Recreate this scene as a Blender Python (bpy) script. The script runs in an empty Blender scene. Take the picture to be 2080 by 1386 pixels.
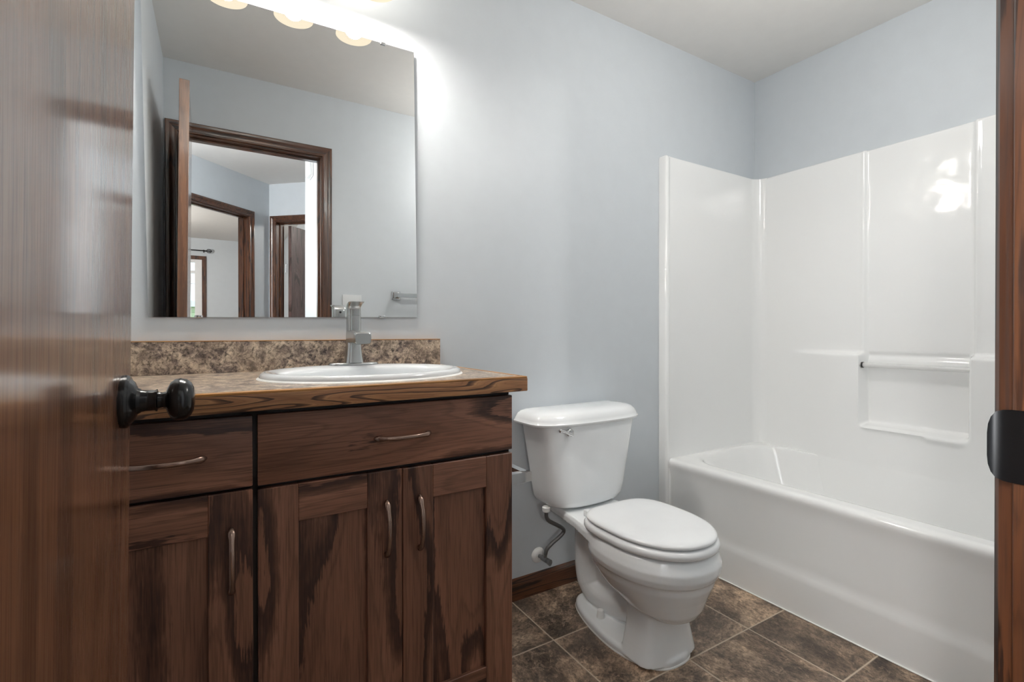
import bpy, bmesh, math, random
from mathutils import Vector, Matrix, noise as mnoise
random.seed(4)
S = bpy.context.scene
COL = S.collection
PI = math.pi
R = math.radians

# ------------------------------------------------------------------ camera
cam_d = bpy.data.cameras.new('camera')
cam = bpy.data.objects.new('camera', cam_d)
COL.objects.link(cam)
cam_d.sensor_width = 36.0
cam_d.lens = 36.0 * 991.5 / 2080.0
cam_d.shift_y = -13.4 / 2080.0
cam_d.clip_start = 0.02
def set_cam():
    yaw, pitch, roll = 0.5473, -0.0042, -0.0007
    cy, sy, cp, sp = math.cos(yaw), math.sin(yaw), math.cos(pitch), math.sin(pitch)
    fw = Vector((sy * cp, cy * cp, sp))
    r = Vector((cy, -sy, 0))
    u = r.cross(fw)
    r2 = r * math.cos(roll) + u * math.sin(roll)
    u2 = u * math.cos(roll) - r * math.sin(roll)
    m = Matrix((r2, u2, -fw)).transposed().to_4x4()
    m.translation = Vector((0, -1.62, 1.0445))
    cam.matrix_world = m
set_cam()
S.camera = cam

# ------------------------------------------------------------------ exposure, world, sun
S.view_settings.view_transform = 'Standard'
S.view_settings.look = 'None'
S.view_settings.exposure = 0.82
S.view_settings.gamma = 1.0
S.view_settings.use_curve_mapping = False
S.cycles.max_bounces = 14
S.cycles.diffuse_bounces = 8
S.cycles.glossy_bounces = 8
S.cycles.transmission_bounces = 8
S.cycles.sample_clamp_indirect = 6.0
S.cycles.caustics_reflective = False
S.cycles.caustics_refractive = False
W = bpy.data.worlds.new('sky'); S.world = W
W.use_nodes = True
_bg = W.node_tree.nodes['Background']
_bg.inputs[0].default_value = (0.75, 0.87, 1.0, 1)
_bg.inputs[1].default_value = 1.6
VANITY_BULB = 260.0       # emission strength of the three bulbs
SHADE_GLOW = 0.62
HALL_FILL = 33.0         # watts
HALL_WINDOW_FILL = 15.0
BEDROOM_OUTSIDE_FILL = 150.0
BEDROOM_FILL = 75.0
CLOSET_FILL = 14.0
BATH_FILL = 8.8
VANITY_FILL = 1.0

def lamp(name, kind, loc, energy, color=(1, 1, 1), size=0.1, parent=None, rot=None, shape='DISK'):
    l = bpy.data.lights.new(name, kind)
    l.energy = energy; l.color = color
    if kind == 'AREA':
        l.shape = shape; l.size = size
    else:
        l.shadow_soft_size = size
    o = bpy.data.objects.new(name, l); COL.objects.link(o)
    o.location = loc
    if rot: o.rotation_euler = rot
    if parent is not None:
        o.parent = parent
        o.location = Vector(loc) - LOC.get(parent.name, Vector((0, 0, 0)))
    return o

# ------------------------------------------------------------------ materials
MAT = {}
def nodes_of(name):
    m = bpy.data.materials.new(name); m.use_nodes = True
    nt = m.node_tree
    b = nt.nodes['Principled BSDF']
    MAT[name] = m
    return m, nt, b
def N(nt, t, **kw):
    n = nt.nodes.new(t)
    for k, v in kw.items():
        if k == 'inp':
            for i, x in v.items(): n.inputs[i].default_value = x
        else: setattr(n, k, v)
    return n
def L(nt, a, ao, b, bi): nt.links.new(a.outputs[ao], b.inputs[bi])
def math_node(nt, op, a=None, b=None, av=None, bv=None):
    n = nt.nodes.new('ShaderNodeMath'); n.operation = op
    if a is not None: nt.links.new(a, n.inputs[0])
    elif av is not None: n.inputs[0].default_value = av
    if b is not None: nt.links.new(b, n.inputs[1])
    elif bv is not None: n.inputs[1].default_value = bv
    return n.outputs[0]
def vmul(nt, src, v):
    n = nt.nodes.new('ShaderNodeVectorMath'); n.operation = 'MULTIPLY'
    nt.links.new(src, n.inputs[0]); n.inputs[1].default_value = v
    return n.outputs[0]
def noise(nt, src, scale=1.0, detail=2.0, rough=0.5, dist=0.0):
    n = nt.nodes.new('ShaderNodeTexNoise')
    n.inputs['Scale'].default_value = scale; n.inputs['Detail'].default_value = detail
    n.inputs['Roughness'].default_value = rough; n.inputs['Distortion'].default_value = dist
    nt.links.new(src, n.inputs['Vector'])
    return n.outputs['Fac']
def ramp(nt, src, stops, interp='LINEAR'):
    n = nt.nodes.new('ShaderNodeValToRGB'); cr = n.color_ramp
    cr.interpolation = interp
    while len(cr.elements) > 1: cr.elements.remove(cr.elements[-1])
    cr.elements[0].position = stops[0][0]; c = stops[0][1]
    cr.elements[0].color = (c, c, c, 1) if not isinstance(c, tuple) else (*c, 1)
    for p, c in stops[1:]:
        e = cr.elements.new(p)
        e.color = (c, c, c, 1) if not isinstance(c, tuple) else (*c, 1)
    nt.links.new(src, n.inputs[0])
    return n.outputs[0]
def mix(nt, fac, a, b, mode='MIX'):
    n = nt.nodes.new('ShaderNodeMix'); n.data_type = 'RGBA'; n.blend_type = mode
    for i, x in ((0, fac), (6, a), (7, b)):
        if isinstance(x, (int, float)): n.inputs[i].default_value = x
        elif isinstance(x, tuple): n.inputs[i].default_value = (*x, 1)
        else: nt.links.new(x, n.inputs[i])
    return n.outputs[2]
def bump(nt, b, h, strength=0.1, dist=0.001):
    n = nt.nodes.new('ShaderNodeBump'); n.inputs['Strength'].default_value = strength
    n.inputs['Distance'].default_value = dist
    nt.links.new(h, n.inputs['Height']); nt.links.new(n.outputs[0], b.inputs['Normal'])
def geo_pos(nt): return nt.nodes.new('ShaderNodeNewGeometry').outputs['Position']
def obj_co(nt): return nt.nodes.new('ShaderNodeTexCoord').outputs['Object']

def plain(name, col, rough=0.4, metal=0.0, coat=0.0, spec=0.5, bumpy=0.0, bscale=60, coat_rough=0.05):
    m, nt, b = nodes_of(name)
    co = obj_co(nt)
    n = noise(nt, co, 14, 3)
    c = mix(nt, n, tuple(x * 0.97 for x in col), tuple(min(1, x * 1.03) for x in col))
    nt.links.new(c, b.inputs['Base Color'])
    b.inputs['Roughness'].default_value = rough; b.inputs['Metallic'].default_value = metal
    b.inputs['Coat Weight'].default_value = coat; b.inputs['Coat Roughness'].default_value = coat_rough
    b.inputs['Specular IOR Level'].default_value = spec
    if bumpy:
        bump(nt, b, noise(nt, co, bscale, 2), bumpy, 0.002)
    return m

plain('wall_paint', (0.575, 0.610, 0.640), 0.42, bumpy=0.05, bscale=220, spec=0.35)
plain('ceiling_paint', (0.73, 0.715, 0.69), 0.8, bumpy=0.06, bscale=160)
plain('porcelain', (0.83, 0.85, 0.86), 0.12, coat=0.5, spec=0.5)
plain('sink_china', (0.74, 0.765, 0.78), 0.12, coat=0.5, spec=0.5)
plain('seat_plastic', (0.81, 0.825, 0.835), 0.18, spec=0.5)
plain('switch_plastic', (0.66, 0.68, 0.69), 0.35)
plain('white_plastic', (0.80, 0.80, 0.79), 0.35)
plain('chrome', (0.62, 0.62, 0.62), 0.12, 1.0)
plain('brushed_nickel', (0.50, 0.505, 0.50), 0.25, 1.0)
plain('dark_bronze', (0.006, 0.006, 0.0065), 0.20, 0.0, coat=0.0, spec=0.42, coat_rough=0.1)
plain('pull_bronze', (0.30, 0.205, 0.165), 0.24, 0.95)
plain('steel_braid', (0.22, 0.22, 0.22), 0.35, 0.9, bumpy=0.5, bscale=900)
plain('valve_metal', (0.30, 0.30, 0.30), 0.3, 0.9)
plain('black_rubber', (0.015, 0.015, 0.015), 0.5)
plain('caulk', (0.80, 0.80, 0.78), 0.5)
plain('grey_edge', (0.62, 0.64, 0.64), 0.2)
plain('dark_metal', (0.03, 0.03, 0.03), 0.35, 0.6)
plain('window_vinyl', (0.80, 0.80, 0.80), 0.4)
plain('carpet', (0.33, 0.29, 0.25), 0.95, bumpy=0.5, bscale=400)
plain('roof_trim', (0.75, 0.75, 0.73), 0.5)
plain('lawn', (0.10, 0.17, 0.05), 0.9)

def fiberglass():
    m, nt, b = nodes_of('fiberglass')
    co = obj_co(nt)
    b.inputs['Base Color'].default_value = (0.835, 0.84, 0.835, 1)
    b.inputs['Roughness'].default_value = 0.10
    b.inputs['Coat Weight'].default_value = 0.3
    b.inputs['Coat Roughness'].default_value = 0.08
    h = noise(nt, co, 9.0, 2, 0.5)
    bump(nt, b, h, 0.12, 0.010)
fiberglass()

def clear_bar():
    m, nt, b = nodes_of('clear_bar')
    b.inputs['Base Color'].default_value = (0.93, 0.93, 0.92, 1)
    b.inputs['Roughness'].default_value = 0.12
    b.inputs['Transmission Weight'].default_value = 0.35
    n = noise(nt, obj_co(nt), 30, 2)
    nt.links.new(mix(nt, n, (0.9, 0.9, 0.89), (0.95, 0.95, 0.94)), b.inputs['Base Color'])
clear_bar()

def mirror_glass():
    m, nt, b = nodes_of('mirror_glass')
    b.inputs['Metallic'].default_value = 1.0
    co = obj_co(nt)
    n = noise(nt, co, 5.0, 4, 0.6, 1.0)
    sp = ramp(nt, n, [(0.0, 0.0), (0.62, 0.0), (0.85, 0.05)])
    r = math_node(nt, 'ADD', sp, None, bv=0.0)
    nt.links.new(r, b.inputs['Roughness'])
    b.inputs['Base Color'].default_value = (0.92, 0.93, 0.925, 1)
mirror_glass()

def emit(name, col, strength, diff=0.8):
    m, nt, b = nodes_of(name)
    n = noise(nt, obj_co(nt), 20, 2)
    c = mix(nt, n, tuple(x * 0.97 for x in col), col)
    nt.links.new(c, b.inputs['Emission Color'])
    b.inputs['Emission Strength'].default_value = strength
    b.inputs['Base Color'].default_value = (diff, diff, diff, 1)
    b.inputs['Roughness'].default_value = 0.3
emit('bulb_glow', (1.0, 0.955, 0.89), VANITY_BULB)
emit('shade_glass', (1.0, 0.87, 0.66), SHADE_GLOW, 0.0)
MAT['shade_glass'].node_tree.nodes['Principled BSDF'].inputs['Specular IOR Level'].default_value = 0.0
emit('dome_glow', (1.0, 0.95, 0.88), 2.0)

def window_glass():
    m, nt, b = nodes_of('window_glass')
    b.inputs['Base Color'].default_value = (0.92, 0.97, 0.96, 1)
    b.inputs['Roughness'].default_value = 0.0
    b.inputs['Transmission Weight'].default_value = 1.0
    b.inputs['IOR'].default_value = 1.01
    n = noise(nt, obj_co(nt), 3, 2)
    nt.links.new(mix(nt, n, (0.90, 0.97, 0.96), (0.94, 0.98, 0.97)), b.inputs['Base Color'])
window_glass()

def wood(name, dark, mid, light, su=2.4, sv=9.0, K=9.0, jag=0.16, rough=0.35, coat=0.0, coat_rough=0.1, tick=0.55, spec=0.5, var=0.35, bs=0.12, fine=0.72, coat_ior=1.5):
    m, nt, b = nodes_of(name)
    at = nt.nodes.new('ShaderNodeAttribute'); at.attribute_name = 'gc'
    g = at.outputs['Vector']
    n1 = noise(nt, vmul(nt, g, (su, sv, sv)), 1.0, 1.6, 0.45, 0.15)
    n2 = noise(nt, vmul(nt, g, (16, 260, 260)), 1.0, 2.5, 0.6)
    n2b = noise(nt, vmul(nt, g, (30, 70, 70)), 1.0, 2.0, 0.5)
    t = math_node(nt, 'MULTIPLY', n1, None, bv=K)
    j = math_node(nt, 'MULTIPLY', math_node(nt, 'SUBTRACT', n2, None, bv=0.5), None, bv=jag * 2)
    j2 = math_node(nt, 'MULTIPLY', math_node(nt, 'SUBTRACT', n2b, None, bv=0.5), None, bv=jag)
    t = math_node(nt, 'ADD', math_node(nt, 'ADD', t, j), j2)
    f = math_node(nt, 'FRACT', t)
    md = tuple((a + d) / 2 for a, d in zip(mid, dark))
    c = ramp(nt, f, [(0.0, light), (0.35, mid), (0.66, mid), (0.70, dark), (0.76, dark), (0.92, md), (1.0, light)])
    # finer growth lines between the broad flames
    t2 = math_node(nt, 'ADD', math_node(nt, 'MULTIPLY', n1, None, bv=K * 3.1), math_node(nt, 'MULTIPLY', j, None, bv=1.6))
    f2 = math_node(nt, 'FRACT', t2)
    c = mix(nt, 1.0, c, ramp(nt, f2, [(0.0, 1.0), (0.55, 1.0), (0.66, fine), (0.85, 1.0), (1.0, 1.0)]), 'MULTIPLY')
    tk = noise(nt, vmul(nt, g, (9, 420, 420)), 1.0, 2.0, 0.6)
    tkr = ramp(nt, tk, [(0.30, 1.0 - tick), (0.52, 1.0), (1.0, 1.12)])
    c = mix(nt, 1.0, c, tkr, 'MULTIPLY')
    lv = noise(nt, vmul(nt, g, (1.6, 5, 5)), 1.0, 2.0)
    lvr = ramp(nt, lv, [(0.25, 1.0 - var), (0.75, 1.0 + var * 0.6)])
    c = mix(nt, 1.0, c, lvr, 'MULTIPLY')
    nt.links.new(c, b.inputs['Base Color'])
    rr = ramp(nt, tk, [(0.3, min(1, rough + 0.15)), (0.6, rough)])
    nt.links.new(rr, b.inputs['Roughness'])
    b.inputs['Coat Weight'].default_value = coat
    b.inputs['Coat Roughness'].default_value = coat_rough
    b.inputs['Coat IOR'].default_value = coat_ior
    b.inputs['Specular IOR Level'].default_value = spec
    bump(nt, b, tk, bs, 0.0006)
wood('vanity_oak', (0.050, 0.021, 0.014), (0.215, 0.096, 0.058), (0.270, 0.124, 0.076), su=1.15, sv=7.5, K=4.0, rough=0.36, tick=0.42, jag=0.15, spec=0.4, fine=0.72)
wood('edge_oak', (0.075, 0.034, 0.018), (0.38, 0.175, 0.075), (0.52, 0.265, 0.115), su=2.6, sv=24, K=9, rough=0.35, tick=0.35, jag=0.10, fine=0.8)
wood('edge_strip', (0.30, 0.13, 0.03), (0.46, 0.21, 0.055), (0.54, 0.27, 0.085), su=2, sv=14, K=4, rough=0.35, tick=0.3)
wood('door_oak', (0.110, 0.043, 0.019), (0.175, 0.071, 0.032), (0.200, 0.085, 0.040), su=0.55, sv=9, K=5, rough=0.30, tick=0.35, coat=1.0, coat_rough=0.12, jag=0.14, spec=0.5, var=0.12, bs=0.03, fine=0.8, coat_ior=2.1)
_d = MAT['door_oak'].node_tree.nodes['Principled BSDF']
_d.inputs['Specular Tint'].default_value = (1.0, 0.92, 0.83, 1)
wood('trim_oak', (0.022, 0.008, 0.004), (0.095, 0.034, 0.014), (0.14, 0.052, 0.021), su=1.2, sv=20, K=6, rough=0.28, tick=0.4, coat=0.6, coat_rough=0.15)
wood('far_oak', (0.05, 0.03, 0.026), (0.115, 0.068, 0.060), (0.15, 0.095, 0.085), su=1.2, sv=9, K=7, rough=0.4, tick=0.4, coat=0.5, coat_rough=0.25)
plain('cabinet_dark', (0.014, 0.009, 0.008), 0.45)

def laminate():
    m, nt, b = nodes_of('laminate')
    co = obj_co(nt)
    n1 = noise(nt, co, 34, 6, 0.72, 0.6)
    n2 = noise(nt, co, 120, 4, 0.7, 0.8)
    n3 = noise(nt, co, 9, 3, 0.6, 0.4)
    base = ramp(nt, n1, [(0.36, (0.070, 0.053, 0.050)), (0.45, (0.21, 0.162, 0.140)), (0.52, (0.40, 0.315, 0.245)), (0.62, (0.60, 0.495, 0.385))])
    fl = ramp(nt, n2, [(0.36, 0.18), (0.46, 0.85), (0.60, 1.25)])
    c = mix(nt, 1.0, base, fl, 'MULTIPLY')
    c = mix(nt, ramp(nt, n3, [(0.42, 0.0), (0.62, 0.22)]), c, (0.46, 0.35, 0.23))
    nt.links.new(c, b.inputs['Base Color'])
    b.inputs['Roughness'].default_value = 0.30
    bump(nt, b, n2, 0.10, 0.0008)
laminate()

def floor_tile():
    m, nt, b = nodes_of('floor_tile')
    pos = geo_pos(nt)
    sep = nt.nodes.new('ShaderNodeSeparateXYZ'); nt.links.new(pos, sep.inputs[0])
    def cell(o, off, p):
        a = math_node(nt, 'DIVIDE', math_node(nt, 'SUBTRACT', o, None, bv=off), None, bv=p)
        return a, math_node(nt, 'FLOOR', a), math_node(nt, 'FRACT', a)
    PX, PY = 0.3113, 0.3047
    ax, ix, fx = cell(sep.outputs[0], 0.980 - 10 * PX, PX)
    ay, iy, fy = cell(sep.outputs[1], -0.2835 - 10 * PY, PY)
    def edge(f, p):
        d = math_node(nt, 'MINIMUM', f, math_node(nt, 'SUBTRACT', None, f, av=1.0))
        return math_node(nt, 'MULTIPLY', d, None, bv=p)
    d = math_node(nt, 'MINIMUM', edge(fx, PX), edge(fy, PY))
    idv = nt.nodes.new('ShaderNodeCombineXYZ'); nt.links.new(ix, idv.inputs[0]); nt.links.new(iy, idv.inputs[1])
    wn = nt.nodes.new('ShaderNodeTexWhiteNoise'); wn.noise_dimensions = '3D'; nt.links.new(idv.outputs[0], wn.inputs['Vector'])
    rot = nt.nodes.new('ShaderNodeVectorRotate'); rot.rotation_type = 'Z_AXIS'
    nt.links.new(pos, rot.inputs['Vector'])
    nt.links.new(math_node(nt, 'MULTIPLY', wn.outputs['Value'], None, bv=6.28), rot.inputs['Angle'])
    off = nt.nodes.new('ShaderNodeVectorMath'); off.operation = 'MULTIPLY_ADD'
    nt.links.new(wn.outputs['Color'], off.inputs[0]); off.inputs[1].default_value = (9, 9, 9); nt.links.new(rot.outputs[0], off.inputs[2])
    co = off.outputs[0]
    st = vmul(nt, co, (1.0, 1.35, 1.0))
    n1 = noise(nt, st, 5.5, 12, 0.74, 0.35)
    n2 = noise(nt, st, 75, 5, 0.75, 0.5)
    n4 = noise(nt, st, 16, 8, 0.7, 1.6)
    n3 = noise(nt, co, 3.0, 3, 0.5, 0.5)
    c = ramp(nt, n1, [(0.36, (0.052, 0.036, 0.026)), (0.45, (0.110, 0.076, 0.054)), (0.53, (0.215, 0.150, 0.104)), (0.60, (0.40, 0.285, 0.195)), (0.72, (0.56, 0.42, 0.30))])
    c = mix(nt, 1.0, c, ramp(nt, n2, [(0.32, 0.30), (0.48, 0.95), (0.66, 1.75)]), 'MULTIPLY')
    c = mix(nt, ramp(nt, n4, [(0.57, 0.0), (0.61, 0.75), (0.64, 0.0)]), c, (0.42, 0.31, 0.22))
    c = mix(nt, ramp(nt, n4, [(0.32, 0.65), (0.40, 0.0)]), c, (0.045, 0.032, 0.025))
    grey = mix(nt, 0.45, c, (0.105, 0.088, 0.075))
    c = mix(nt, ramp(nt, n3, [(0.42, 0.0), (0.66, 0.75)]), c, grey)
    tv = ramp(nt, wn.outputs['Value'], [(0.0, 0.72), (1.0, 1.22)])
    c = mix(nt, 1.0, c, tv, 'MULTIPLY')
    gm = ramp(nt, d, [(0.0016, 1.0), (0.0026, 0.0)])
    c = mix(nt, gm, c, (0.62, 0.51, 0.39))
    nt.links.new(c, b.inputs['Base Color'])
    b.inputs['Roughness'].default_value = 0.38
    hh = math_node(nt, 'SUBTRACT', math_node(nt, 'MULTIPLY', n2, None, bv=1.0), gm)
    bump(nt, b, hh, 0.35, 0.0015)
floor_tile()

def siding():
    m, nt, b = nodes_of('siding')
    pos = geo_pos(nt)
    sep = nt.nodes.new('ShaderNodeSeparateXYZ'); nt.links.new(pos, sep.inputs[0])
    f = math_node(nt, 'FRACT', math_node(nt, 'DIVIDE', sep.outputs[2], None, bv=0.13))
    c = ramp(nt, f, [(0.0, (0.22, 0.26, 0.14)), (0.12, (0.55, 0.62, 0.40)), (1.0, (0.66, 0.72, 0.48))])
    nt.links.new(c, b.inputs['Base Color']); b.inputs['Roughness'].default_value = 0.6
siding()

# ------------------------------------------------------------------ mesh tools
LOC = {}
class MB:
    """collects shapes into one mesh; 'gc' keeps wood grain coordinates (along, across, depth)"""
    def __init__(self):
        self.bm = bmesh.new()
        self.gc = self.bm.verts.layers.float_vector.new('gc')
        self.mi = 0
    def _take(self, sub, grain=None, seed=None, mi=None):
        if seed is None: seed = random.random() * 40
        ax = {'x': (0, 2, 1), 'y': (1, 2, 0), 'z': (2, 0, 1), 'zy': (2, 1, 0)}[grain or 'z']
        vmap = {}
        for v in sub.verts:
            nv = self.bm.verts.new(v.co)
            nv[self.gc] = (v.co[ax[0]] + seed, v.co[ax[1]] + seed * 1.7, v.co[ax[2]] + seed * 0.3)
            vmap[v] = nv
        for f in sub.faces:
            try:
                nf = self.bm.faces.new([vmap[v] for v in f.verts])
                nf.smooth = True
                nf.material_index = self.mi if mi is None else mi
            except ValueError: pass
        sub.free()
        return self
    def box(self, a, b, bev=0.0, seg=2, grain=None, seed=None, mi=None, xf=None):
        s = bmesh.new()
        bmesh.ops.create_cube(s, size=1.0)
        a = Vector(a); b = Vector(b)
        c = (a + b) / 2; d = b - a
        for v in s.verts: v.co = Vector((v.co.x * d.x + c.x, v.co.y * d.y + c.y, v.co.z * d.z + c.z))
        if bev > 0:
            bmesh.ops.bevel(s, geom=s.edges[:], offset=bev, segments=seg, profile=0.5, affect='EDGES', clamp_overlap=True)
        if xf: 
            for v in s.verts: v.co = xf(v.co)
        bmesh.ops.recalc_face_normals(s, faces=s.faces[:])
        return self._take(s, grain, seed, mi)
    def loft(self, rings, cap0=True, cap1=True, closed=True, loop=False, grain=None, seed=None, mi=None, flip=False):
        s = bmesh.new()
        vs = [[s.verts.new(p) for p in r] for r in rings]
        n = len(rings[0])
        k = len(rings)
        for i in range(k if loop else k - 1):
            A, B = vs[i], vs[(i + 1) % k]
            for j in range(n if closed else n - 1):
                q = [A[j], A[(j + 1) % n], B[(j + 1) % n], B[j]]
                try: s.faces.new(q)
                except ValueError: pass
        if not loop:
            if cap0: s.faces.new(list(reversed(vs[0])))
            if cap1: s.faces.new(vs[-1])
        bmesh.ops.recalc_face_normals(s, faces=s.faces[:])
        if flip: bmesh.ops.reverse_faces(s, faces=s.faces[:])
        return self._take(s, grain, seed, mi)
    def tube(self, pts, rad, seg=16, mi=None, cap=True, squash=None, up=None):
        pts = [Vector(p) for p in pts]
        if not hasattr(rad, '__len__'): rad = [rad] * len(pts)
        rings = []
        pu = None
        for i, p in enumerate(pts):
            t = (pts[min(i + 1, len(pts) - 1)] - pts[max(i - 1, 0)]).normalized()
            if pu is None:
                pu = Vector(up) if up else (Vector((0, 0, 1)) if abs(t.z) < 0.9 else Vector((1, 0, 0)))
            pu = (pu - t * pu.dot(t)).normalized()
            s = t.cross(pu)
            q = squash or (1, 1)
            rings.append([p + (pu * math.cos(a) * q[0] + s * math.sin(a) * q[1]) * rad[i] for a in [2 * PI * j / seg for j in range(seg)]])
        return self.loft(rings, cap, cap, mi=mi)
    def lathe(self, prof, c=(0, 0, 0), axis='z', seg=40, mi=None, cap=True):
        """prof: list of (radius, offset along axis)"""
        rings = []
        c = Vector(c)
        for r, h in prof:
            r = max(r, 1e-5)
            ring = []
            for j in range(seg):
                a = 2 * PI * j / seg
                x, y = r * math.cos(a), r * math.sin(a)
                ring.append(c + {'z': Vector((x, y, h)), 'x': Vector((h, x, y)), 'y': Vector((x, h, y))}[axis])
            rings.append(ring)
        return self.loft(rings, cap, cap, mi=mi)
    def build(self, name, mats, parent=None, sharp=35, local=False, label=None):
        me = bpy.data.meshes.new(name)
        off = LOC.get(parent.name, Vector((0, 0, 0))) if parent is not None else Vector((0, 0, 0))
        if not local:
            for v in self.bm.verts: v.co -= off
        self.bm.to_mesh(me); self.bm.free()
        for m in (mats if isinstance(mats, (list, tuple)) else [mats]): me.materials.append(MAT[m])
        me.set_sharp_from_angle(angle=R(sharp))
        o = bpy.data.objects.new(name, me); COL.objects.link(o)
        if parent is not None:
            o.parent = parent; LOC[o.name] = off
        if label: o['label'] = label
        return o
def rect_ring(x0, x1, y0, y1, z, n=16, r=0.0):
    """rectangle (rounded by r) as a ring with 4*(n+1) points"""
    pts = []
    r = max(r, 1e-4)
    for cx, cy, a0 in ((x1 - r, y1 - r, 0), (x0 + r, y1 - r, PI / 2), (x0 + r, y0 + r, PI), (x1 - r, y0 + r, 1.5 * PI)):
        for i in range(n + 1):
            a = a0 + PI / 2 * i / n
            pts.append(Vector((cx + r * math.cos(a), cy + r * math.sin(a), z)))
    return pts
def sup_ring(cx, cy, ax, ay, z, n=2.0, cnt=64, ayb=None, nb=None):
    """superellipse ring; ayb = half length towards +y when different from -y"""
    pts = []
    for i in range(cnt):
        a = 2 * PI * i / cnt
        c, s = math.cos(a), math.sin(a)
        nn = (nb or n) if s > 0 else n
        x = abs(c) ** (2 / nn) * (1 if c >= 0 else -1)
        y = abs(s) ** (2 / nn) * (1 if s >= 0 else -1)
        pts.append(Vector((cx + ax * x, cy + (ayb if (ayb and s > 0) else ay) * y, z)))
    return pts
def smooth_path(pts, n=6):
    pts = [Vector(p) for p in pts]
    out = []
    for i in range(len(pts) - 1):
        p0, p1, p2, p3 = pts[max(i - 1, 0)], pts[i], pts[i + 1], pts[min(i + 2, len(pts) - 1)]
        for k in range(n):
            t = k / n
            out.append(0.5 * (2 * p1 + (p2 - p0) * t + (2 * p0 - 5 * p1 + 4 * p2 - p3) * t * t + (3 * p1 - p0 - 3 * p2 + p3) * t ** 3))
    out.append(pts[-1])
    return out
def tag(o, label, cat, group=None, kind=None):
    o['label'] = label; o['category'] = cat
    if group: o['group'] = group
    if kind: o['kind'] = kind
    return o
def thing(name, label, cat, loc=(0, 0, 0), group=None, kind=None):
    o = bpy.data.objects.new(name, None); COL.objects.link(o)
    o.location = loc; o.empty_display_size = 0.05
    LOC[o.name] = Vector(loc)
    return tag(o, label, cat, group, kind)
def sweep(mb, path, prof, frames, grain_axis=None, seed=None):
    """profile points (a, b) placed with frames = list of (origin, A, B)"""
    rings = [[o + A * p[0] + B * p[1] for p in prof] for (o, A, B) in frames]
    return rings

# ------------------------------------------------------------------ dimensions
H = 2.433            # ceiling
XL, XR = -0.222, 2.569
YD = -1.495          # door wall, bathroom side
YH = -1.61           # door wall, hall side
DX0, DX1 = -0.155, 0.545   # door opening
DH = 2.058
s2 = math.sqrt(0.5)
CA = Vector((0.465, -3.78, 0))       # hall corner
dA = Vector((-s2, s2, 0)); nA = Vector((s2, s2, 0))      # wall with the bedroom doorway
dB = Vector((s2, s2, 0)); nB = Vector((-s2, s2, 0))      # wall with the other doorway

def struct(name, mb, mats, label, cat, parent=None, sharp=35):
    o = mb.build(name, mats, parent, sharp)
    return tag(o, label, cat, kind='structure')

# ------------------------------------------------------------------ room shell
m = MB(); m.box((-4.5, -9.0, -0.06), (4.0, 0.15, 0.0))
struct('floor', m, 'floor_tile', 'brown slate look tile floor with beige grout lines', 'floor')
m = MB(); m.box((-4.5, -8.1, H), (4.0, 0.15, H + 0.06))
struct('ceiling', m, 'ceiling_paint', 'flat warm grey ceiling above the bathroom walls', 'ceiling')
m = MB(); m.box((XL - 0.1, 0, 0), (XR + 0.1, 0.1, H))
struct('wall_back', m, 'wall_paint', 'pale blue grey wall behind the mirror, sink and toilet', 'wall')
m = MB(); m.box((XR, YH, 0), (XR + 0.1, 0.0, H))
struct('wall_right', m, 'wall_paint', 'pale blue grey wall above the long side of the tub surround', 'wall')
m = MB(); m.box((XL - 0.1, YD, 0), (XL, 0.0, H))
struct('wall_left', m, 'wall_paint', 'pale grey wall at the left end of the vanity, behind the open door', 'wall')
m = MB()
m.box((XL - 0.1, YH, 0), (DX0 - 0.019, YD, H)); m.box((DX1 + 0.019, YH, 0), (XR, YD, H)); m.box((DX0 - 0.019, YH, DH + 0.02), (DX1 + 0.019, YD, H))
struct('wall_front', m, 'wall_paint', 'pale grey wall around the bathroom doorway, seen in the mirror', 'wall')

# back baseboard
m = MB()
prof = [(0, 0), (0.012, 0), (0.012, 0.060), (0.010, 0.072), (0.006, 0.080), (0.0, 0.083)]
m.loft([[Vector((x, -a, z)) for a, z in prof] for x in (0.672, 1.803)], grain='x', seed=3.1)
struct('baseboard_back', m, 'trim_oak', 'dark stained wooden baseboard behind the toilet', 'baseboard')

# ------------------------------------------------------------------ door frames
CAS = [(0.0, 0.0), (0.0, 0.009), (0.004, 0.0125), (0.010, 0.0125), (0.013, 0.0105), (0.024, 0.0115), (0.034, 0.0145), (0.040, 0.0175), (0.052, 0.018), (0.0555, 0.0155), (0.0565, 0.0)]
def casing(o, along, out, x0, x1, ztop, width=0.0565, name='casing', parent=None, mat='trim_oak'):
    """mitred casing around an opening; o = origin on the wall at floor level; along/out unit vectors"""
    up = Vector((0, 0, 1))
    k = width / 0.0565
    m = MB()
    P = [(a * k, b) for a, b in CAS]
    left = [[o + along * (x0 - a) + up * (0.0 if e == 0 else ztop + a) + out * b for a, b in P] for e in (0, 1)]
    right = [[o + along * (x1 + a) + up * (0.0 if e == 0 else ztop + a) + out * b for a, b in P] for e in (0, 1)]
    head = [[o + along * ((x0 - a) if e == 0 else (x1 + a)) + up * (ztop + a) + out * b for a, b in P] for e in (0, 1)]
    m.loft(left, grain='z'); m.loft(right, grain='z')
    m.loft(head, grain='x' if abs(along.x) > 0.5 else 'y')
    return m.build(name, mat, parent, 25)
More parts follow.
